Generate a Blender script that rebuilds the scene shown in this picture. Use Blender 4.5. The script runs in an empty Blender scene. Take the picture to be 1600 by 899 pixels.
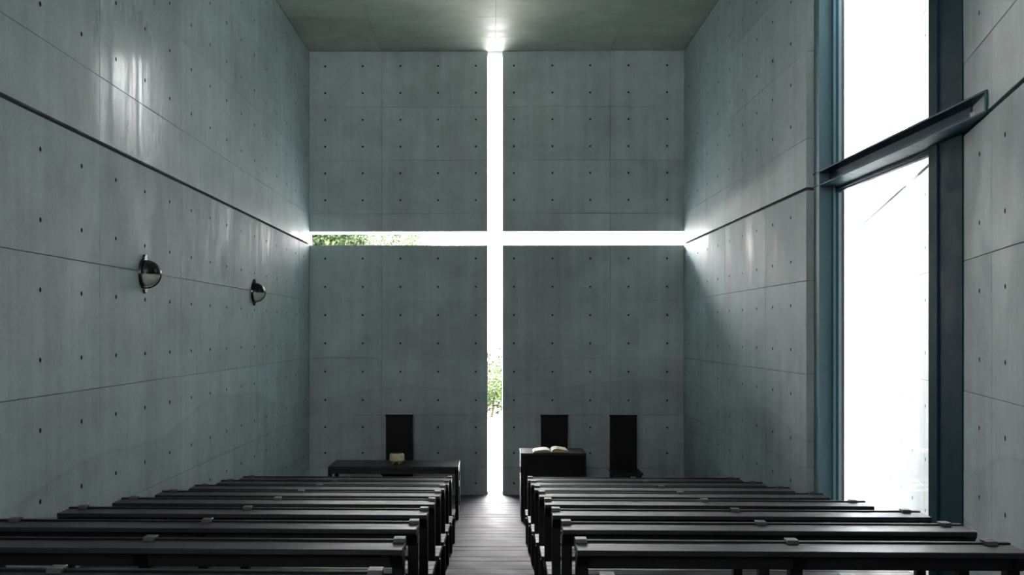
import bpy, bmesh, math, random
from mathutils import Vector, Matrix

random.seed(7)
S = bpy.context.scene
C = S.collection
H0 = 2.57            # camera height above the altar floor; h = height relative to the eye

# ------------------------------------------------------------------ camera
cd = bpy.data.cameras.new('camera'); cam = bpy.data.objects.new('camera', cd); C.objects.link(cam)
YAW = math.radians(0.7)
cam.location = (0, 0, H0)
cam.rotation_euler = (math.radians(90), 0, YAW)
cd.sensor_width = 36; cd.lens = 33.12
VPX, VPY = 765.0, 519.0
cd.shift_x = (800 - (VPX - 1472 * math.tan(YAW))) / 1600
cd.shift_y = (VPY - 449.5) / 1600
cd.clip_start = 0.05; cd.clip_end = 500
S.camera = cam

# ------------------------------------------------------------------ sky
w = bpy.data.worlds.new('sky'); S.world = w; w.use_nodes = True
nt = w.node_tree; nt.nodes.clear()
out = nt.nodes.new('ShaderNodeOutputWorld'); bg = nt.nodes.new('ShaderNodeBackground')
tc = nt.nodes.new('ShaderNodeTexCoord'); sx = nt.nodes.new('ShaderNodeSeparateXYZ')
cr = nt.nodes.new('ShaderNodeValToRGB')
cr.color_ramp.elements[0].position = 0.0; cr.color_ramp.elements[0].color = (1.0, 0.91, 0.90, 1)
cr.color_ramp.elements[1].position = 1.0; cr.color_ramp.elements[1].color = (0.95, 0.94, 1.0, 1)
nt.links.new(tc.outputs['Generated'], sx.inputs[0]); nt.links.new(sx.outputs[2], cr.inputs[0])
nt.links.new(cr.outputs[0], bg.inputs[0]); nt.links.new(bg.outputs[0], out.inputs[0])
# hazy sky, brightest on the side where the sun stands (ahead of the viewer)
def sm(op, a, b):
    x = nt.nodes.new('ShaderNodeMath'); x.operation = op
    for i, v in enumerate((a, b)):
        if isinstance(v, (int, float)): x.inputs[i].default_value = v
        else: nt.links.new(v, x.inputs[i])
    return x.outputs[0]
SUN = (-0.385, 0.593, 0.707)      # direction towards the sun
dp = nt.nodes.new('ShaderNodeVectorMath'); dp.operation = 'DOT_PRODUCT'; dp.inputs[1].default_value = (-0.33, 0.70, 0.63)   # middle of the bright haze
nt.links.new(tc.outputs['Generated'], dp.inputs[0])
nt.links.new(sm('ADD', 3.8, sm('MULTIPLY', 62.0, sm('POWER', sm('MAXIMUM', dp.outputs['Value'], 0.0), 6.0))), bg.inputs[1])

# ------------------------------------------------------------------ sun
sd = bpy.data.lights.new('sun', 'SUN'); sd.energy = 8.0; sd.angle = math.radians(2.0); sd.color = (1.0, 0.95, 0.88)
so = bpy.data.objects.new('sun', sd); C.objects.link(so)
so.rotation_euler = Vector([-c for c in SUN]).to_track_quat('-Z', 'Y').to_euler()

# portals only tell the renderer where daylight comes in; they give off nothing
def portal(name, loc, direction, sx_, sy_):
    l = bpy.data.lights.new(name, 'AREA'); l.shape = 'RECTANGLE'; l.size = sx_; l.size_y = sy_
    l.cycles.is_portal = True
    o = bpy.data.objects.new(name, l); C.objects.link(o); o.location = loc
    o.rotation_euler = Vector(direction).to_track_quat('-Z', 'Y').to_euler()
    return o
portal('window_portal', (3.50, 7.95, 3.6), (-1, 0, 0), 6.9, 2.5)
portal('slit_portal', (0.086, 15.27, 3.5), (0, -1, 0), 0.24, 7.0)
portal('rear_portal', (-1.1, -3.45, 5.2), (0, 1, 0), 2.6, 3.2)
portal('arm_portal', (0.105, 15.28, 1.4775 + H0), (0, -1, 0), 5.9, 0.22)

S.view_settings.view_transform = 'Standard'; S.view_settings.look = 'None'
S.view_settings.gamma = 1.0; S.view_settings.use_curve_mapping = False
S.view_settings.exposure = 1.45
S.cycles.max_bounces = 12; S.cycles.diffuse_bounces = 8; S.cycles.glossy_bounces = 5
S.cycles.transparent_max_bounces = 12
S.cycles.use_denoising = True
S.cycles.sample_clamp_indirect = 12.0
S.cycles.caustics_reflective = False; S.cycles.caustics_refractive = False

# ------------------------------------------------------------------ helpers
def tag(o, label=None, cat=None, group=None, kind=None):
    if label: o['label'] = label
    if cat: o['category'] = cat
    if group: o['group'] = group
    if kind: o['kind'] = kind
    return o

def link(name, me, mat, parent=None):
    if mat is not None and not me.materials: me.materials.append(mat)
    o = bpy.data.objects.new(name, me); C.objects.link(o)
    if parent is not None: o.parent = parent
    return o

def obj(name, bm, mat, parent=None, smooth=False):
    me = bpy.data.meshes.new(name); bm.normal_update(); bm.to_mesh(me); bm.free()
    if smooth:
        for p in me.polygons: p.use_smooth = True
    return link(name, me, mat, parent)

def empty(name, loc=(0, 0, 0)):
    o = bpy.data.objects.new(name, None); C.objects.link(o); o.location = loc; o.empty_display_size = 0.1
    return o

def box(bm, x0, x1, y0, y1, z0, z1, bev=0.0):
    t = bmesh.new()
    bmesh.ops.create_cube(t, size=1.0, matrix=Matrix.Translation(((x0+x1)/2, (y0+y1)/2, (z0+z1)/2)) @
                          Matrix.Diagonal((abs(x1-x0), abs(y1-y0), abs(z1-z0), 1)))
    if bev: bmesh.ops.bevel(t, geom=t.edges[:], offset=bev, segments=1, affect='EDGES')
    me = bpy.data.meshes.new('tmp'); t.to_mesh(me); t.free(); bm.from_mesh(me); bpy.data.meshes.remove(me)

def nbox(*a, bev=0.0):
    bm = bmesh.new(); box(bm, *a, bev=bev); return bm

def copy_tree(o, parent=None):
    c = o.copy(); C.objects.link(c)
    if parent is not None: c.parent = parent
    for ch in list(o.children): copy_tree(ch, c)
    return c

# ------------------------------------------------------------------ materials
def mat_base(name):
    m = bpy.data.materials.new(name); m.use_nodes = True
    n = m.node_tree; b = n.nodes['Principled BSDF']
    return m, n, b
def N(n, t, **k):
    x = n.nodes.new(t)
    for a, v in k.items(): setattr(x, a, v)
    return x
def M(n, op, a, b=None, c=None, clamp=False):
    x = n.nodes.new('ShaderNodeMath'); x.operation = op; x.use_clamp = clamp
    for i, v in enumerate((a, b, c)):
        if v is None: continue
        if isinstance(v, (int, float)): x.inputs[i].default_value = v
        else: n.links.new(v, x.inputs[i])
    return x.outputs[0]
def VM(n, op, a, b):
    x = n.nodes.new('ShaderNodeVectorMath'); x.operation = op
    for i, v in enumerate((a, b)):
        if isinstance(v, tuple): x.inputs[i].default_value = v
        else: n.links.new(v, x.inputs[i])
    return x.outputs[0]
def noise(n, vec, scale, detail=4, rough=0.55):
    x = n.nodes.new('ShaderNodeTexNoise'); x.inputs['Scale'].default_value = scale
    x.inputs['Detail'].default_value = detail; x.inputs['Roughness'].default_value = rough
    n.links.new(vec, x.inputs['Vector']); return x.outputs['Fac']
def mapr(n, v, a, b, c, d):
    x = n.nodes.new('ShaderNodeMapRange'); n.links.new(v, x.inputs[0])
    for i, q in enumerate((a, b, c, d)): x.inputs[i+1].default_value = q
    return x.outputs[0]

def concrete(name, col, rlo, rhi, stain=True, streak=(7, 7, 0.35), sheen=True, spec=0.5):
    m, n, b = mat_base(name)
    pos = N(n, 'ShaderNodeNewGeometry').outputs['Position']
    sep = N(n, 'ShaderNodeSeparateXYZ'); n.links.new(pos, sep.inputs[0])
    big = noise(n, pos, 0.55, 5, 0.6)
    mid = noise(n, pos, 3.2, 5, 0.65)
    st = noise(n, VM(n, 'MULTIPLY', pos, streak), 1.0, 4, 0.6)
    fine = noise(n, pos, 70, 3, 0.6)
    oi = N(n, 'ShaderNodeObjectInfo').outputs['Random']
    v = M(n, 'ADD', mapr(n, big, .25, .75, .76, 1.22), mapr(n, mid, .25, .75, -.12, .12))
    v = M(n, 'ADD', v, mapr(n, st, .25, .75, -.13, .13))
    v = M(n, 'ADD', v, mapr(n, fine, .3, .7, -.08, .08))
    v = M(n, 'ADD', v, mapr(n, oi, 0, 1, -.06, .05))
    if stain:   # uneven pour lines that run across the panels
        u = M(n, 'ADD', sep.outputs[0], sep.outputs[1])
        cu = N(n, 'ShaderNodeCombineXYZ'); n.links.new(M(n, 'MULTIPLY', u, 0.21), cu.inputs[0])
        wob = noise(n, cu.outputs[0], 1.0, 2, 0.4)
        fw = noise(n, VM(n, 'MULTIPLY', pos, (2.5, 2.5, 2.5)), 1.0, 2, 0.5)
        for base, amp, dark in ((1.65, 1.6, .17), (0.75, 1.0, .11)):
            line = M(n, 'ADD', M(n, 'MULTIPLY', wob, amp), M(n, 'MULTIPLY', fw, .06))
            d = M(n, 'SUBTRACT', M(n, 'SUBTRACT', sep.outputs[2], base - 0.03 * 1), M(n, 'SUBTRACT', line, amp * .5))
            v = M(n, 'SUBTRACT', v, M(n, 'MULTIPLY', M(n, 'LESS_THAN', d, 0.0), dark * .55))
            v = M(n, 'SUBTRACT', v, M(n, 'MULTIPLY', mapr(n, M(n, 'ABSOLUTE', d), 0.0, .03, dark, 0.0), mid))
    mix = VM(n, 'SCALE', (col[0], col[1], col[2]), (0, 0, 0)); sc = mix.node
    n.links.new(v, sc.inputs['Scale'])
    n.links.new(mix, b.inputs['Base Color'])
    r = mapr(n, M(n, 'ADD', M(n, 'MULTIPLY', big, .5), M(n, 'MULTIPLY', st, .5)), .38, .6, rlo, rhi)
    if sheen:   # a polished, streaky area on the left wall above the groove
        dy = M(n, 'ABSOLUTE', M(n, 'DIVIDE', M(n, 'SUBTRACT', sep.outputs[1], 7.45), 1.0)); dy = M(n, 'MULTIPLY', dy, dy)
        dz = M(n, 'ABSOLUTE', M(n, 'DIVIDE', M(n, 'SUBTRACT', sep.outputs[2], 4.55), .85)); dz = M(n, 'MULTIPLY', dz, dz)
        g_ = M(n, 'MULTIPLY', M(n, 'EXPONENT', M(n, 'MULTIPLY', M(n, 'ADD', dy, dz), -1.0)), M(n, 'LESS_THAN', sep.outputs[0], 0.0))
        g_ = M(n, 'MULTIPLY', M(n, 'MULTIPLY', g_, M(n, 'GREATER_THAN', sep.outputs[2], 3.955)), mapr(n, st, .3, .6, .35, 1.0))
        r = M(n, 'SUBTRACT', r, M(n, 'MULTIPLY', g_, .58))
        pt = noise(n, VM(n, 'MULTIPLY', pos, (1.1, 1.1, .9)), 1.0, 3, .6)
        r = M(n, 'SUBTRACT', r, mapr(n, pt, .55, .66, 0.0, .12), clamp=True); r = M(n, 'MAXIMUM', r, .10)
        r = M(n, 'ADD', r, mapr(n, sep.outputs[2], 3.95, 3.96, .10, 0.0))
    n.links.new(r, b.inputs['Roughness'])
    b.inputs['Specular IOR Level'].default_value = spec
    bp = N(n, 'ShaderNodeBump'); bp.inputs['Strength'].default_value = 0.6; bp.inputs['Distance'].default_value = 0.004
    hgt = M(n, 'ADD', M(n, 'MULTIPLY', st, .8), M(n, 'ADD', M(n, 'MULTIPLY', mid, .9), M(n, 'MULTIPLY', fine, .12)))
    n.links.new(hgt, bp.inputs['Height']); n.links.new(bp.outputs[0], b.inputs['Normal'])
    return m

def wood(name, col, var, rlo, rhi, stretch=(1.5, 40, 40), spec=0.5, bump=.35):
    m, n, b = mat_base(name)
    pos = N(n, 'ShaderNodeNewGeometry').outputs['Position']
    g = noise(n, VM(n, 'MULTIPLY', pos, stretch), 1.0, 5, 0.65)
    bl = noise(n, pos, 4.0, 3, 0.6)
    oi = N(n, 'ShaderNodeObjectInfo').outputs['Random']
    v = M(n, 'ADD', mapr(n, g, .3, .7, 1 - var, 1 + var), mapr(n, oi, 0, 1, -var * .7, var * .7))
    mix = VM(n, 'SCALE', tuple(col), (0, 0, 0)); n.links.new(v, mix.node.inputs['Scale'])
    n.links.new(mix, b.inputs['Base Color'])
    n.links.new(mapr(n, M(n, 'ADD', M(n, 'MULTIPLY', g, .5), M(n, 'MULTIPLY', bl, .5)), .35, .65, rlo, rhi), b.inputs['Roughness'])
    b.inputs['Specular IOR Level'].default_value = spec
    bp = N(n, 'ShaderNodeBump'); bp.inputs['Strength'].default_value = bump; bp.inputs['Distance'].default_value = 0.002
    n.links.new(g, bp.inputs['Height']); n.links.new(bp.outputs[0], b.inputs['Normal'])
    return m

def plain(name, col, rough, metal=0.0, spec=0.5, var=0.08, scale=20):
    m, n, b = mat_base(name)
    pos = N(n, 'ShaderNodeNewGeometry').outputs['Position']
    f = noise(n, pos, scale, 3, 0.6)
    mix = VM(n, 'SCALE', tuple(col), (0, 0, 0)); n.links.new(mapr(n, f, .3, .7, 1 - var, 1 + var), mix.node.inputs['Scale'])
    n.links.new(mix, b.inputs['Base Color'])
    n.links.new(mapr(n, f, .3, .7, rough * .85, rough * 1.15), b.inputs['Roughness'])
    b.inputs['Metallic'].default_value = metal; b.inputs['Specular IOR Level'].default_value = spec
    return m

def glass_mat():
    m = bpy.data.materials.new('clear_glass'); m.use_nodes = True; n = m.node_tree; n.nodes.clear()
    o = N(n, 'ShaderNodeOutputMaterial'); mx = N(n, 'ShaderNodeMixShader')
    tr = N(n, 'ShaderNodeBsdfTransparent'); gl = N(n, 'ShaderNodeBsdfGlossy'); fr = N(n, 'ShaderNodeFresnel')
    tr.inputs[0].default_value = (.96, .98, .97, 1); gl.inputs['Roughness'].default_value = 0.0; fr.inputs[0].default_value = 1.52
    bf = N(n, 'ShaderNodeNewGeometry').outputs['Backfacing']      # thin sheet: the far face reflects like the near one
    n.links.new(mapr(n, bf, 0, 1, 1.52, 1 / 1.52), fr.inputs[0])
    n.links.new(fr.outputs[0], mx.inputs[0]); n.links.new(tr.outputs[0], mx.inputs[1]); n.links.new(gl.outputs[0], mx.inputs[2])
    n.links.new(mx.outputs[0], o.inputs[0]); return m

CONC = (.445, .52, .53)
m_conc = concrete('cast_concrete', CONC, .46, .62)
m_ceil = concrete('ceiling_concrete', (.50, .52, .45), .40, .60, stain=False, streak=(.5, 5, 5), sheen=False)
m_core = plain('joint_mortar', (.10, .115, .11), .9, spec=.2)
m_plug = plain('shaded_tie_hole_mortar', (.02, .022, .022), .9, spec=.1)  # mortar plug, its colour darkened for the shade inside the recess
m_pew = wood('black_stained_wood', (.009, .011, .013), .35, .34, .48, bump=.10, spec=.45)
m_peww = wood('shaded_black_stained_wood', (.004, .004, .005), .35, .45, .6, (40, 40, 1.5), spec=.2)  # same black wood, darkened so the shade of upright faces sits in the colour
m_floor = wood('dark_scaffold_board', (.037, .032, .037), .35, .55, .72, (1.5, 30, 30), spec=.2)
m_void = plain('dark_subfloor', (.008, .008, .008), .9, spec=.1)
m_steel = plain('teal_grey_painted_steel', (.018, .085, .125), .5, spec=.3, var=.05, scale=8)
m_steel2 = plain('grey_painted_steel', (.14, .25, .29), .45, spec=.5, var=.05, scale=8)
m_plate = plain('pale_steel_plate', (.62, .66, .68), .5)
m_post = plain('dark_teal_painted_steel', (.008, .045, .065), .6, spec=.15, var=.05, scale=8)
m_cap = plain('worn_metal_block', (.08, .085, .085), .42, metal=.2)
m_black = plain('black_enamel', (.006, .008, .010), .22)
m_frost = plain('frosted_lamp_glass', (.46, .52, .48), .35)
m_bowl = plain('honey_coloured_wood', (.74, .60, .33), .45, var=.15, scale=9)
m_bowlin = plain('dark_inner_wood', (.06, .08, .06), .7)
m_page = plain('cream_paper', (.86, .82, .70), .8, spec=.2, var=.04)
m_edge = plain('gilt_page_edge', (.42, .33, .17), .6, var=.1, scale=60)
m_cover = plain('dark_book_cover', (.03, .02, .02), .5)
m_pave = plain('pale_concrete_paving', (.62, .62, .59), .85, spec=.2, var=.08, scale=1.5)
m_leaf = plain('fresh_green_leaf', (.07, .10, .035), .6, spec=.2, var=.45, scale=3)
m_leaf2 = plain('dark_green_leaf', (.05, .075, .03), .6, spec=.2, var=.5, scale=2)
m_bark = plain('grey_brown_bark', (.16, .12, .09), .9, spec=.1, var=.3)
m_glass = glass_mat()

# ------------------------------------------------------------------ formwork panels
RV = [-3.45, -3.03, -2.14, -1.308, -.41, .495, 1.369]         # joints below the groove (h)
RU = [1.399, 1.87, 2.715, 3.555, 4.434]                        # joints above it
HV = [-2.84, -2.39, -1.913, -1.509, -1.078, -.626, -.179, .267, .712, 1.16, 2.082, 2.509, 2.93, 3.354, 3.778, 4.204]
PT = .034
_pm = {}
def panel_mesh(W, Hh, holes, sgn):
    """A slab W x Hh with chamfered rim and recessed tie holes; its face looks along sgn*y."""
    key = (round(W, 3), round(Hh, 3), tuple((round(a, 3), round(b, 3)) for a, b in holes), sgn)
    if key in _pm: return _pm[key]
    bm = bmesh.new(); c = .002; r = .015; q = .026
    def P(x, z, d): return bm.verts.new((x, -sgn * d, z))
    us = sorted(set([c, W - c] + [h[0] + s for h in holes for s in (-q, q)]))
    vs = sorted(set([c, Hh - c] + [h[1] + s for h in holes for s in (-q, q)]))
    g = [[P(x, z, 0) for z in vs] for x in us]
    hs = {(min(range(len(us)), key=lambda i: abs(us[i] - (h[0] - q))), min(range(len(vs)), key=lambda j: abs(vs[j] - (h[1] - q)))): h for h in holes}
    plug = []
    for i in range(len(us) - 1):
        for j in range(len(vs) - 1):
            quad = [g[i][j], g[i+1][j], g[i+1][j+1], g[i][j+1]]
            if (i, j) not in hs:
                bm.faces.new(quad); continue
            hx, hz = hs[(i, j)]
            ring = [P(hx + r * math.cos(a), hz + r * 1.15 * math.sin(a), .0) for a in [math.pi * (1.25 + k / 4) for k in range(8)]]
            deep = [P(hx + .7 * r * math.cos(a), hz + .8 * r * math.sin(a), .026) for a in [math.pi * (1.25 + k / 4) for k in range(8)]]
            for k in range(4):
                a, b_ = quad[k], quad[(k+1) % 4]
                bm.faces.new([a, ring[(2*k+1) % 8], ring[2*k]])
                bm.faces.new([a, b_, ring[(2*k+1) % 8]])
                bm.faces.new([b_, ring[(2*k+2) % 8], ring[(2*k+1) % 8]])
            for k in range(8):
                plug.append(bm.faces.new([ring[k], ring[(k+1) % 8], deep[(k+1) % 8], deep[k]]))
            plug.append(bm.faces.new(deep))
    rim = [g[i][0] for i in range(len(us))] + [g[-1][j] for j in range(1, len(vs))] + \
          [g[i][-1] for i in range(len(us) - 2, -1, -1)] + [g[0][j] for j in range(len(vs) - 2, 0, -1)]
    def outp(v, d):
        x, z = v.co.x, v.co.z
        x = 0 if abs(x - c) < 1e-6 else (W if abs(x - W + c) < 1e-6 else x)
        z = 0 if abs(z - c) < 1e-6 else (Hh if abs(z - Hh + c) < 1e-6 else z)
        return P(x, z, d)
    r1 = [outp(v, c) for v in rim]; r2 = [outp(v, PT) for v in rim]
    for A, B in ((rim, r1), (r1, r2)):
        for k in range(len(A)):
            k2 = (k+1) % len(A); bm.faces.new([A[k], A[k2], B[k2], B[k]])
    bm.faces.new(r2)
    for f in plug: f.material_index = 1
    bmesh.ops.recalc_face_normals(bm, faces=bm.faces[:])
    me = bpy.data.meshes.new('concrete_panel'); bm.to_mesh(me); bm.free()
    me.materials.append(m_conc); me.materials.append(m_plug)
    _pm[key] = me
    return me

def clad(parent, origin, ang, sgn, ujoints, uholes, skip=None, rows=None, clip=None):
    """Formwork panels on a wall plane. Local x runs along the wall, y is the normal (times sgn), z is up."""
    gap = .0035
    rows = rows or [(RV[i], RV[i+1]) for i in range(len(RV)-1)] + [(RU[i], RU[i+1]) for i in range(len(RU)-1)]
    R = Matrix.Translation(origin) @ Matrix.Rotation(ang, 4, 'Z')
    for a, b in zip(ujoints[:-1], ujoints[1:]):
        for lo, hi in rows:
            if skip and skip(a, b, lo, hi): continue
            v0 = lo + (0 if lo in (RU[0],) else gap / 2); v1 = hi - (0 if hi in (RV[-1],) else gap / 2)
            a0, b0 = a + gap / 2, b - gap / 2
            hl = [(u - a0, v - v0) for u in uholes for v in HV if a0 + .05 < u < b0 - .05 and v0 + .04 < v < v1 - .04]
            o = link('concrete_panel', panel_mesh(b0 - a0, v1 - v0, hl, sgn), None, parent)
            o.matrix_world = R @ Matrix.Translation((a0, sgn * random.uniform(-.0012, .0008), v0 + H0))

def struct(name, bm, mat):
    return tag(obj(name, bm, mat), kind='structure')

BK = -3.0; FR = 14.87; XL, XR = -2.85, 3.06; WT = .38; TOP = 4.434 + H0
TB = math.tan(math.radians(15)); DA = 1.535
def xd(y): return DA + TB * y
def lvl(y):            # floor level at depth y (world z)
    n = math.ceil((y - 9.27) / .907 - 1e-6)
    if n > 2: return 0.0
    return H0 - (2.29 + .0983 * n) if n <= 2 else 0.0

# left wall
wl = struct('wall_left', nbox(XL - WT, XL - PT - .002, BK - .3, FR + WT, -1, TOP + .3), m_core)
zj = [6.855 + 1.8 * k for k in range(-5, 5)]
zj = [BK] + [z for z in zj if z > BK + .3 and z < FR - .3] + [FR]
zh = [5.942 + .605 * k for k in range(-14, 15)]
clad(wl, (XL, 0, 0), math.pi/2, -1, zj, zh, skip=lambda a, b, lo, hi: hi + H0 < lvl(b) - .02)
# right wall (ends in a pier beside the window)
wr = struct('wall_right', nbox(XR + PT + .002, XR + WT, 9.14 + PT + .002, FR + WT, -1, TOP + .3), m_core)
clad(wr, (XR, 0, 0), math.pi/2, 1, [9.14, 10.5, 12.29, 14.08, FR], [9.61 + .612 * k for k in range(9)],
     skip=lambda a, b, lo, hi: hi < -2.6)
clad(wr, (0, 9.14, 0), 0, -1, [XR + .001, XR + .34], [], skip=lambda a, b, lo, hi: hi < -2.6)
# front wall: four concrete quadrants parted by the cross
SX0, SX1, SH0, SH1 = -.030, .203, 1.369, 1.586
bm = bmesh.new()
for x0, x1 in ((XL - WT, SX0), (SX1, XR + WT)):
    box(bm, x0, x1, FR + PT + .002, FR + WT, -.6, SH0 + H0); box(bm, x0, x1, FR + PT + .002, FR + WT, SH1 + H0, TOP + .3)
wf = struct('wall_front', bm, m_conc)
fh = [-2.6, -2.006, -1.409, -.815, -.217, .384, .99, 1.586, 2.188, 2.795]
fr_rows = [(-2.6, -2.14)] + [(RV[i], RV[i+1]) for i in range(2, len(RV)-1)] + [(SH1, RU[1])] + [(RU[i], RU[i+1]) for i in range(1, 4)]
clad(wf, (0, FR, 0), 0, -1, [XL, -1.707, SX0], fh, rows=fr_rows)
clad(wf, (0, FR, 0), 0, -1, [SX1, 1.90, XR], fh, rows=fr_rows)
# slanting wall: enters the room and runs on outside beyond the glass
bm = bmesh.new(); box(bm, BK / math.cos(math.radians(15)) - 1, 21.0, -.24, -PT - .002, -1, TOP + .1)
wd = struct('wall_slanting', bm, m_core)
wd.matrix_world = Matrix.Translation((DA, 0, 0)) @ Matrix.Rotation(math.pi/2 - math.radians(15), 4, 'Z')
cs = math.cos(math.radians(15)); dsp = .6075 / cs
dj0 = 5.876 / cs
dj = [dj0 + 3 * dsp * k for k in range(-5, 8)]
clad(wd, (DA, 0, 0), math.pi/2 - math.radians(15), 1, dj, [5.572 / cs + dsp * k for k in range(-16, 26)],
     skip=lambda a, b, lo, hi: (a < 5 and hi + H0 < lvl(b) - .02) or hi < -2.9)
# back wall and ceiling
bm = bmesh.new()
for a in ((XL - WT, -2.4, -1, TOP + .3), (.2, 3.6, -1, TOP + .3), (-2.4, .2, -1, 3.6), (-2.4, .2, 6.8, TOP + .3)):
    box(bm, a[0], a[1], BK - WT, BK, a[2], a[3])
struct('wall_back', bm, m_conc)
cl = struct('ceiling', nbox(XL - WT, 3.46, BK - WT, FR + WT, TOP + .03, TOP + .30), m_core)
bmx = bmesh.new()
cj = [XL, -1.707, .086, 1.90, XR]
yj = [BK + (14.16 - BK) / 19 * k for k in range(20)] + [FR]
for a, b in zip(cj[:-1], cj[1:]):
    for c_, d_ in zip(yj[:-1], yj[1:]):
        bb = 3.345 if (b == XR and d_ < 9.6) else b
        o = obj('ceiling_panel', nbox(0, bb - a - .004, 0, d_ - c_ - .004, 0, .026, bev=.0015), m_ceil, cl)
        o.location = (a + .002, c_ + .002, TOP + random.uniform(-.0005, .0008))

# ------------------------------------------------------------------ floor: terraced scaffold boards
bm = bmesh.new(); treads = []
n = 2; y1 = 9.27 + .907 * 2
treads.append((y1, FR + .0, 0.0))
while y1 > BK:
    y0 = y1 - .907; treads.append((max(y0, BK), y1, H0 - (2.29 + .0983 * n))); y1 = y0; n -= 1
for y0, y1, z in treads: box(bm, XL, 3.5, y0 + .004, y1 - .006, -.6, z - .032)
fl = struct('floor', bm, m_void)
for y0, y1, z in treads:
    k = max(1, round((y1 - y0) / .1814)); wdt = (y1 - y0) / k
    for i in range(k):
        a, b = y0 + i * wdt + .003, y0 + (i+1) * wdt - .003
        if b < 1.6: continue
        xr = 3.06 if b > 9.14 else min(3.34, xd(a) - .005)
        if b > 9.14 > a: xr = 3.055
        sp = random.choice([-1.9, -1.2, 1.3, 2.1])
        sp = min(sp, xr - .5)
        for x0, x1 in ((XL + .004, sp - .002), (sp + .002, xr)):
            j = random.uniform(-.0015, .0015)
            obj('floor_board', nbox(x0, x1, a, b, z - .032, z + j, bev=.003), m_floor, fl)
    # riser board facing the altar
    if z > .001:
        xr = 3.055 if y1 > 9.0 else min(3.34, xd(y1) - .01)
        if y1 > 1.6: obj('riser_board', nbox(XL + .004, xr, y1 - .004, y1 - .001, z - .13, z - .034), m_floor, fl)

# ------------------------------------------------------------------ outside ground
bm = bmesh.new()
box(bm, -40, 60, FR + WT, 90, -.35, -.02)
box(bm, -40, 60, -60, BK - WT, -.35, 1.5)
gr = struct('ground', bm, m_pave)
# paved passage between the church and the slanting wall, rising towards the viewer
bm = bmesh.new()
for k in range(11):
    ya = 15.25 - (k + 1) * .9; yb = ya + .895; z = lvl(min(ya, 11)) - .03 if ya < 11 else -.02
    for j in range(7):
        x0 = 3.45 + j * .62
        if x0 > xd(yb): break
        box(bm, x0, min(x0 + .612, xd(ya) - .01) if x0 + .3 < xd(ya) else x0 + .05, ya, yb, -.3, z, bev=.004)
tag(obj('passage_paving', bm, m_pave), kind='structure')

# ------------------------------------------------------------------ windows
# cross glazing
w1 = tag(empty('window_1', (0.086, FR + .2, H0)), kind='structure')
def pane(parent, *a):
    bmp = bmesh.new(); box(bmp, *a); o = obj('pane', bmp, m_glass, parent)
    o.matrix_parent_inverse = Matrix.Translation(-Vector(parent.location))
    return o
def child(name, bm, mat, parent):
    o = obj(name, bm, mat, parent); o.matrix_parent_inverse = Matrix.Translation(-Vector(parent.location)); return o
g0, g1 = FR + .2, FR + .21
for z0, z1 in ((0, .9), (.905, 3.2), (3.205, SH0 + H0 - .001)): pane(w1, SX0, SX1, g0, g1, z0, z1)
pane(w1, SX0, SX1, g0, g1, SH0 + H0 + .001, SH1 + H0 - .001)
pane(w1, SX0, SX1, g0, g1, SH1 + H0 + .001, TOP)
pane(w1, XL, SX0 - .001, g0, g1, SH0 + H0, SH1 + H0); pane(w1, SX1 + .001, XR, g0, g1, SH0 + H0, SH1 + H0)
# tall side window
w2 = tag(empty('window_2', (3.345, 8.0, lvl(8.0))), kind='structure')
b0_, b1_ = 1.384 + H0, 1.526 + H0
pane(w2, 3.342, 3.352, 7.08, 9.16, -.1, b0_ + .01); pane(w2, 3.342, 3.352, 7.08, 9.16, b1_ - .01, TOP)
bm = bmesh.new()   # slim glazing bars round the panes
box(bm, 3.325, 3.368, 9.13, 9.165, -.1, TOP); box(bm, 3.325, 3.368, 7.06, 7.10, -.1, TOP)
box(bm, 3.325, 3.368, 7.10, 9.13, b0_ - .045, b0_ - .030); box(bm, 3.325, 3.368, 7.10, 9.13, b0_ - .018, b0_ - .002)
box(bm, 3.325, 3.368, 7.10, 9.13, lvl(8) - .02, lvl(8) + .04)
child('glazing_bar', bm, m_steel, w2)
bm = bmesh.new()   # steel column of H section against the pier
box(bm, 3.122, 3.134, 8.965, 9.105, -.1, TOP); box(bm, 3.256, 3.268, 8.965, 9.105, -.1, TOP); box(bm, 3.134, 3.256, 9.02, 9.03, -.1, TOP)
child('steel_column', bm, m_steel2, w2)
bm = bmesh.new(); box(bm, 3.27, 3.325, 9.09, 9.10, -.1, TOP)
child('column_stiffener', bm, m_steel2, w2)
bm = bmesh.new(); ye = (3.12 - DA) / TB + .03
box(bm, 3.12, 3.335, 5.99, 9.135, b1_ - .012, b1_); box(bm, 3.12, 3.335, 5.99, 9.135, b0_, b0_ + .012)
box(bm, 3.235, 3.245, 5.99 + .38, 9.135, b0_ + .012, b1_ - .012)
child('steel_beam', bm, m_steel, w2)
child('beam_end_plate', nbox(3.122, 3.20, 5.965, 5.985, b0_, b1_), m_steel, w2)
child('beam_bracket', nbox(3.222, 3.232, 6.02, 6.36, b0_ + .012, b0_ + .085), m_plate, w2)
child('steel_post', nbox(3.285, 3.37, 6.96, 7.095, -.1, TOP, bev=.002), m_post, w2)
child('cover_plate', nbox(3.298, 3.33, 6.62, 6.955, -.1, TOP), m_post, w2)

w3 = tag(empty('added_rear_window', (-1.1, BK - .2, 3.6)), kind='structure')      # unseen glazed opening, added behind the viewer to light the front wall
pane(w3, -2.4, -1.11, BK - .205, BK - .195, 3.6, 6.8); pane(w3, -1.09, .2, BK - .205, BK - .195, 3.6, 6.8)
child('mullion', nbox(-1.13, -1.07, BK - .24, BK - .16, 3.6, 6.8), m_steel, w3)

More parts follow.
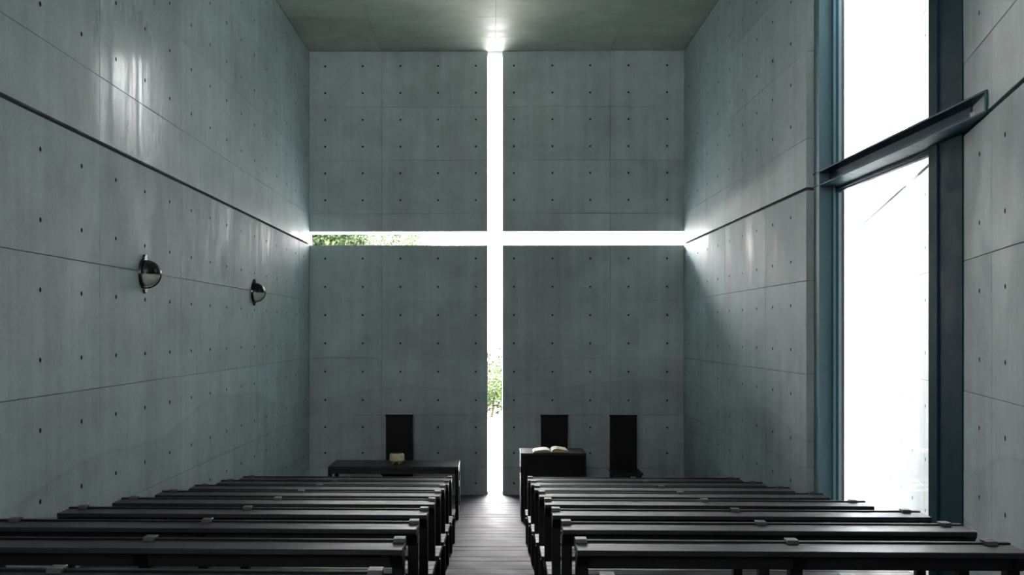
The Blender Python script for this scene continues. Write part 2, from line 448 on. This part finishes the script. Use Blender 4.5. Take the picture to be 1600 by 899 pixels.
# ------------------------------------------------------------------ pews
def make_pew(L, s):
    """Desk-backed bench. Local x from the aisle end outward (times s); y=0 is the near edge of the desk, z=0 its tread."""
    root = empty('pew')
    def B(x0, x1, y0, y1, z0, z1, bev=.003):
        return nbox(min(s*x0, s*x1), max(s*x0, s*x1), y0, y1, z0, z1, bev=bev)
    T = .82
    obj('desk_board', B(0, L, 0, .165, T - .026, T), m_pew, root)
    obj('back_rail', B(.0, L, .167, .198, T - .040, T + .008, .002), m_peww, root)
    obj('apron', B(.0, L, .052, .085, T - .094, T - .027), m_peww, root)
    xs = [(0.0, .056), (L/2 - .028, L/2 + .028), (L - .056, L)]
    for a, b in xs:
        obj('post', B(a, b, .087, .147, 0, T - .028), m_peww, root)
        bm = bmesh.new(); tri = ((.006, T - .0275), (.050, T - .0275), (.050, T - .088))      # wedge bracket under the desk
        A = [bm.verts.new((s * a, y, z)) for y, z in tri]; D = [bm.verts.new((s * b, y, z)) for y, z in tri]
        bm.faces.new(A); bm.faces.new(D[::-1])
        for k in range(3): bm.faces.new([A[k], D[k], D[(k+1) % 3], A[(k+1) % 3]])
        bmesh.ops.recalc_face_normals(bm, faces=bm.faces[:])
        obj('bracket', bm, m_peww, root)
    for x in (.028, L/2, L - .10):
        bm = B(x - .027, x + .027, .138, .1655, T + .0005, T + .020, .0015)
        box(bm, min(s*(x-.027), s*(x+.027)), max(s*(x-.027), s*(x+.027)), .1655, .198, T + .0085, T + .020, bev=.0015)
        obj('rail_block', bm, m_cap, root)
    for k in range(3):
        y = .200 + k * .117
        obj('seat_slat', B(-.022, L + .0, y, y + .112, .362, .392), m_pew, root)
    for a, b in xs:
        obj('seat_bearer', B(a, b, .148, .535, .300, .360), m_peww, root)
        obj('seat_leg', B(a - (.015 if a < .1 else 0), b, .478, .534, 0, .299), m_peww, root)
    return root

ord_ = ['', 'front row nearest the altar', 'second row from the altar', 'third row from the altar', 'fourth row from the altar',
        'fifth row from the altar', 'sixth row from the altar', 'seventh row from the altar', 'eighth row from the altar', 'ninth row, barely in view']
protos = {}
for side, s in (('left', -1), ('right', 1)):
    for k in range(0, 9):      # k = 8 stands by the altar
        z = 10.57 - .907 * (8 - k)
        inner = .388 + (.431 - .388) * k / 8.0
        L = 2.40
        if s > 0 and k == 2: L = 2.225
        if s > 0 and k == 1: L = 2.0
        if s > 0 and k == 0: L = 1.76
        key = (s, L)
        if key not in protos: protos[key] = make_pew(L, s); o = protos[key]
        else: o = copy_tree(protos[key])
        if k == 0: z = 3.25 if s < 0 else 3.19
        o.location = (s * inner, z, lvl(z)); o.rotation_euler.z = math.radians(-.8)
        extra = {8: ', behind the low table' if s < 0 else ', behind the lectern'}.get(k, '')
        if s > 0 and k <= 2: extra = ', cut shorter'
        near = 'black wooden pew' if k else 'black wooden pew'
        tag(o, f'{near} {side} of aisle, {ord_[9 - k]}{extra}', 'pew', f'pews {side} of the aisle')

# ------------------------------------------------------------------ altar table
ZT = H0 - 1.842
tb = empty('altar_table', (-1.31, 13.18, 0)); tag(tb, 'low black wooden altar table with a thick top, left of the cross', 'table')
x0, x1, y0, y1 = -2.21, -.425, 12.85, 13.52
child('tabletop', nbox(x0, x1, y0, y1, ZT - .045, ZT, bev=.003), m_pew, tb)
child('apron', nbox(x0 + .045, x1 - .045, y0 + .004, y0 + .044, ZT - .10, ZT - .046, bev=.002), m_pew, tb)
child('apron', nbox(x0 + .045, x1 - .045, y1 - .044, y1 - .004, ZT - .10, ZT - .046, bev=.002), m_pew, tb)
for a, b in ((x0, x0 + .044), (x1 - .044, x1)):
    for c_, d_ in ((y0 + .002, y0 + .11), (y1 - .11, y1 - .002)):
        child('leg', nbox(a, b, c_, d_, .0, ZT - .046, bev=.002), m_peww, tb)
    child('side_rail', nbox(a + .002, b - .002, y0 + .112, y1 - .112, ZT - .12, ZT - .047, bev=.002), m_peww, tb)
    child('foot_rail', nbox(a + .002, b - .002, y0 + .112, y1 - .112, .02, .10, bev=.002), m_peww, tb)
p = child('rail_tenon', nbox(x1 - .0, x1 + .012, y0 + .03, y0 + .075, ZT - .27, ZT - .20, bev=.003), m_plate, tb); tag(p, 'pale peg end on the aisle side')

# bowl
def lathe(bm, prof, seg=40, sq=1.0):
    rings = []
    for r, z in prof:
        rings.append([bm.verts.new((r * math.cos(2*math.pi*k/seg), r * math.sin(2*math.pi*k/seg), z)) for k in range(seg)])
    for A, B in zip(rings[:-1], rings[1:]):
        for k in range(seg):
            bm.faces.new([A[k], A[(k+1) % seg], B[(k+1) % seg], B[k]])
    bm.faces.new(rings[0][::-1]); bm.faces.new(rings[-1])
    return bm
bw = empty('offering_bowl', (-1.295, 13.16, ZT)); tag(bw, 'small honey-coloured wooden bowl with stubby feet on the low altar table', 'bowl')
bm = bmesh.new(); lathe(bm, [(.070, .030), (.098, .040), (.110, .052), (.104, .066), (.104, .10), (.100, .128), (.088, .143), (.076, .145)])
obj('body', bm, m_bowl, bw, smooth=True)
bm = bmesh.new(); lathe(bm, [(.02, .120), (.066, .128), (.074, .1455), (.069, .147), (.05, .140)][:4]); obj('opening', bm, m_bowlin, bw, smooth=True)
for k in range(4):
    a = math.pi/4 + k * math.pi/2 - .25
    bm = bmesh.new(); bmesh.ops.create_icosphere(bm, subdivisions=2, radius=.015, matrix=Matrix.Translation((.062*math.cos(a), .062*math.sin(a), .0155)) @ Matrix.Diagonal((1, 1, 1.05, 1)))
    obj('foot', bm, m_bowl, bw, smooth=True)

# ------------------------------------------------------------------ lectern
ZL = H0 - 1.645
lc = empty('lectern', (.87, 13.05, 0)); tag(lc, 'black box-fronted wooden lectern right of the cross, open book on top', 'lectern')
x0, x1, y0, y1 = .425, 1.307, 12.78, 13.34
child('top_board', nbox(x0 - .004, x1 + .004, y0 - .004, y1, ZL - .03, ZL, bev=.003), m_pew, lc)
child('front_panel', nbox(x0 + .042, x1 - .042, y0 + .012, y0 + .036, .06, ZL - .031, bev=.002), m_peww, lc)
child('shelf', nbox(x0 + .042, x1 - .042, y0 + .037, y1 - .03, .42, .45, bev=.002), m_pew, lc)
for a, b in ((x0, x0 + .04), (x1 - .04, x1)):
    child('side_panel', nbox(a, b, y0, y1 - .01, .045, ZL - .031, bev=.002), m_peww, lc)
    child('foot_rail', nbox(a - .0, b + .0, y0 - .0, y1 + .05, .0, .044, bev=.002), m_peww, lc)
p = child('rail_tenon', nbox(x0 - .014, x0 - .001, y0 + .03, y0 + .09, ZL - .27, ZL - .18, bev=.003), m_plate, lc); tag(p, 'pale peg end on the aisle side')

# open book
bk = empty('open_book', (.575 + .03, 12.95, ZL)); bk.location = (.835, 12.96, ZL)
tag(bk, 'thick open book with cream pages lying on the black lectern', 'book')
def leafblock(s, base, lift):
    prof = [(0.006, .012), (.020, .036), (.045, .048), (.085, .052), (.140, .046), (.200, .036), (.215, .034)]
    bmt = bmesh.new(); d = .16
    top = []; bot = []
    for x, z in prof:
        top.append((s * x, z * lift)); 
    for x in [p_[0] for p_ in prof]:
        xx = x + (.030 if x > .19 else .02 * x / .2)
        bot.append((s * xx, .007))
    F = [[bmt.verts.new((x, y, z)) for x, z in top] for y in (-d, d)]
    G = [[bmt.verts.new((x, y, z)) for x, z in bot] for y in (-d, d)]
    faces_top = []
    for i in range(len(prof) - 1):
        f = bmt.faces.new([F[0][i], F[0][i+1], F[1][i+1], F[1][i]]); f.material_index = 0
        for r_ in (0, 1):
            e = bmt.faces.new([F[r_][i], F[r_][i+1], G[r_][i+1], G[r_][i]]); e.material_index = 1
        bmt.faces.new([G[0][i], G[0][i+1], G[1][i+1], G[1][i]]).material_index = 1
    for i in (0, -1): bmt.faces.new([F[0][i], F[1][i], G[1][i], G[0][i]]).material_index = 1
    bmesh.ops.recalc_face_normals(bmt, faces=bmt.faces[:])
    o = obj('page_block', bmt, m_page, bk); o.data.materials.append(m_edge); return o
leafblock(-1, 0, .86); leafblock(1, 0, 1.12)
obj('cover', nbox(-.25, .25, -.168, .168, 0, .0065, bev=.002), m_cover, bk)
# columns of print, flat on the pages (unreadable at this size)

# ------------------------------------------------------------------ high-backed chairs
def make_chair():
    r = empty('high_backed_chair')
    obj('backrest', nbox(-.205, .205, .12, .15, .30, 1.27, bev=.004), m_peww, r)
    obj('crest_rail', nbox(-.212, .212, .112, .156, 1.272, 1.30, bev=.003), m_peww, r)
    obj('seat', nbox(-.225, .225, -.36, .118, .44, .48, bev=.005), m_pew, r)
    obj('seat_rail', nbox(-.19, .19, -.335, -.31, .36, .438, bev=.002), m_peww, r)
    for x in (-.205, .165):
        obj('leg', nbox(x, x + .04, -.345, -.30, 0, .438, bev=.002), m_peww, r)
        obj('leg', nbox(x, x + .04, .105 - .03, .15 - .033, 0, .438, bev=.002), m_peww, r)
        obj('stretcher', nbox(x + .01, x + .03, -.298, .072, .14, .18, bev=.002), m_peww, r)
    return r
ch = make_chair()
for i, (x, lab) in enumerate(((-1.385, 'tall black high-backed chair behind the low altar table'),
                              (.99, 'tall black high-backed chair directly behind the lectern and book'),
                              (2.045, 'tall black high-backed chair standing clear, right of the lectern'))):
    o = ch if i == 0 else copy_tree(ch)
    o.location = (x, 14.30, 0); tag(o, lab, 'chair', 'high-backed chairs against the cross wall')

# ------------------------------------------------------------------ wall lamps
def make_lamp():
    r = empty('wall_lamp')      # local +x leaves the wall
    bm = bmesh.new()
    t = bmesh.ops.create_cone(bm, cap_ends=True, segments=40, radius1=.128, radius2=.124, depth=.022, matrix=Matrix.Translation((.011, 0, 0)) @ Matrix.Rotation(math.pi/2, 4, 'Y'))
    obj('base_plate', bm, m_black, r)
    for sgn in (1, -1):
        bm = bmesh.new(); bmesh.ops.create_cone(bm, cap_ends=True, segments=20, radius1=.034, radius2=.030, depth=.02, matrix=Matrix.Translation((.0101, 0, sgn * .128)) @ Matrix.Rotation(math.pi/2, 4, 'Y'))
        obj('mounting_lug', bm, m_black, r)
    def dome(R, D, t0, t1, x0, mat, name):
        bm = bmesh.new(); rows = []
        for i in range(13):
            ph = (math.pi/2) * i / 12        # 0 at rim, 90 at nose
            rr, xx = R * math.cos(ph), x0 + D * math.sin(ph)
            rows.append([bm.verts.new((xx, rr * math.cos(t0 + (t1 - t0) * k / 24), rr * math.sin(t0 + (t1 - t0) * k / 24))) for k in range(25)])
        for A, B in zip(rows[:-1], rows[1:]):
            for k in range(24): bm.faces.new([A[k], A[k+1], B[k+1], B[k]])
        bmesh.ops.remove_doubles(bm, verts=bm.verts, dist=1e-5)
        o = obj(name, bm, mat, r, smooth=True); md = o.modifiers.new('shell', 'SOLIDIFY'); md.thickness = .003
        return o
    dome(.116, .122, 0, math.pi, .020, m_black, 'hood')
    d = dome(.106, .112, -math.pi, 0, .020, m_frost, 'diffuser'); tag(d, 'frosted glass lower half')
    # guard hoop: from the nose down to the base, plus a lip under the hood
    bm = bmesh.new(); R, D = .116, .122; pts = [(.020 + D * math.cos(a), -R * math.sin(a)) for a in [math.pi/2 * i / 14 for i in range(15)]]
    def ring(c, tdir, w_=.006):
        nrm = Vector((-tdir[1], 0, tdir[0])); out_ = []
        for k in range(8):
            a = 2*math.pi*k/8; out_.append(bm.verts.new(Vector((c[0], 0, c[1])) + nrm * w_ * math.cos(a) + Vector((0, w_ * math.sin(a), 0))))
        return out_
    rs = []
    for i, p_ in enumerate(pts):
        q_ = pts[min(i+1, 14)]; o_ = pts[max(i-1, 0)]; t_ = Vector((q_[0]-o_[0], q_[1]-o_[1])).normalized(); rs.append(ring(p_, t_))
    for A, B in zip(rs[:-1], rs[1:]):
        for k in range(8): bm.faces.new([A[k], A[(k+1) % 8], B[(k+1) % 8], B[k]])
    bm.faces.new(rs[0]); bm.faces.new(rs[-1][::-1])
    bmesh.ops.recalc_face_normals(bm, faces=bm.faces[:])
    obj('guard_hoop', bm, m_black, r, smooth=True)
    bm = bmesh.new(); seg = 28; inn = []; ou = []
    for k in range(seg + 1):
        a = -math.pi/2 + math.pi * k / seg
        for lst, s_ in ((inn, .97), (ou, 1.035)):
            lst.append([bm.verts.new((.020 + D * s_ * math.cos(a), R * s_ * math.sin(a), z)) for z in (-.005, .004)])
    for k in range(seg):
        bm.faces.new([ou[k][0], ou[k+1][0], ou[k+1][1], ou[k][1]]); bm.faces.new([inn[k][0], inn[k+1][0], inn[k+1][1], inn[k][1]])
        for z in (0, 1): bm.faces.new([inn[k][z], inn[k+1][z], ou[k+1][z], ou[k][z]])
    bmesh.ops.recalc_face_normals(bm, faces=bm.faces[:])
    obj('hood_rim', bm, m_black, r)
    return r
lp = make_lamp()
for i, (y, lab) in enumerate(((7.73, 'round black hooded wall lamp on the left wall, the larger one far from the cross'),
                              (11.34, 'round black hooded wall lamp on the left wall, the smaller one closer to the cross'))):
    o = lp if i == 0 else copy_tree(lp)
    o.location = (XL + .001, y, .478 + H0); tag(o, lab, 'wall lamp', 'bulkhead lamps on the left wall')

# ------------------------------------------------------------------ planting outside, seen through the cross
def leaves(bm, c, rad, n_, size, lumps=7):
    cs_ = [Vector(c)]
    for _ in range(lumps):
        d = Vector((random.uniform(-1, 1), random.uniform(-1, 1), random.uniform(-.8, .8)))
        cs_.append(Vector(c) + Vector((d.x * rad[0] * .6, d.y * rad[1] * .6, d.z * rad[2] * .6)))
    for _ in range(n_):
        cc = random.choice(cs_)
        d = Vector((random.gauss(0, 1), random.gauss(0, 1), random.gauss(0, 1))).normalized() * random.uniform(.05, 1) ** .5
        p_ = cc + Vector((d.x * rad[0] * .5, d.y * rad[1] * .5, d.z * rad[2] * .5))
        a = Vector((random.gauss(0, 1), random.gauss(0, 1), random.gauss(0, .6))).normalized(); b_ = a.orthogonal().normalized()
        s_ = size * random.uniform(.6, 1.3)
        vs = [bm.verts.new(p_ + a * s_ * u + b_ * s_ * .45 * v) for u, v in ((-1, 0), (0, -1), (1, 0), (0, 1))]
        bm.faces.new(vs)
def trunk(bm, x, y, h, r):
    A = [bm.verts.new((x + r * math.cos(k), y + r * math.sin(k), -.05)) for k in [2*math.pi*i/8 for i in range(8)]]
    B = [bm.verts.new((x + .1 + r * .5 * math.cos(k), y + r * .5 * math.sin(k), h)) for k in [2*math.pi*i/8 for i in range(8)]]
    for k in range(8): bm.faces.new([A[k], A[(k+1) % 8], B[(k+1) % 8], B[k]])
def plant(name, lab, cat, x, y, cz, rad, n_, size, mat, th, tr, group=None):
    e = empty(name, (x, y, -.02)); tag(e, lab, cat, group)
    bm = bmesh.new(); leaves(bm, (0, 0, cz), rad, n_, size); obj('foliage', bm, mat, e)
    bm = bmesh.new(); trunk(bm, 0, 0, th, tr); obj('stem', bm, m_bark, e)
plant('tree', 'leafy tree outside, its leaves filling the left end of the cross arm', 'tree', -4.5, 27.0, 5.3, (1.9, 1.9, 2.4), 16000, .085, m_leaf2, 4.6, .20)
plant('tree', 'lighter leafy tree outside, thinning out towards the middle of the left cross arm', 'tree', -2.9, 32.5, 5.5, (1.5, 1.6, 1.9), 4500, .085, m_leaf, 4.8, .16)
plant('shrub', 'bright green shrub outside, low in the foot of the cross', 'shrub', .05, 28.6, .75, (1.3, 1.0, .9), 3800, .07, m_leaf, .6, .05)
plant('shrub', 'taller pale green shrub outside, seen halfway down the foot of the cross', 'shrub', .5, 31.0, 1.35, (1.5, 1.2, 1.2), 3200, .08, m_leaf, 1.1, .06)
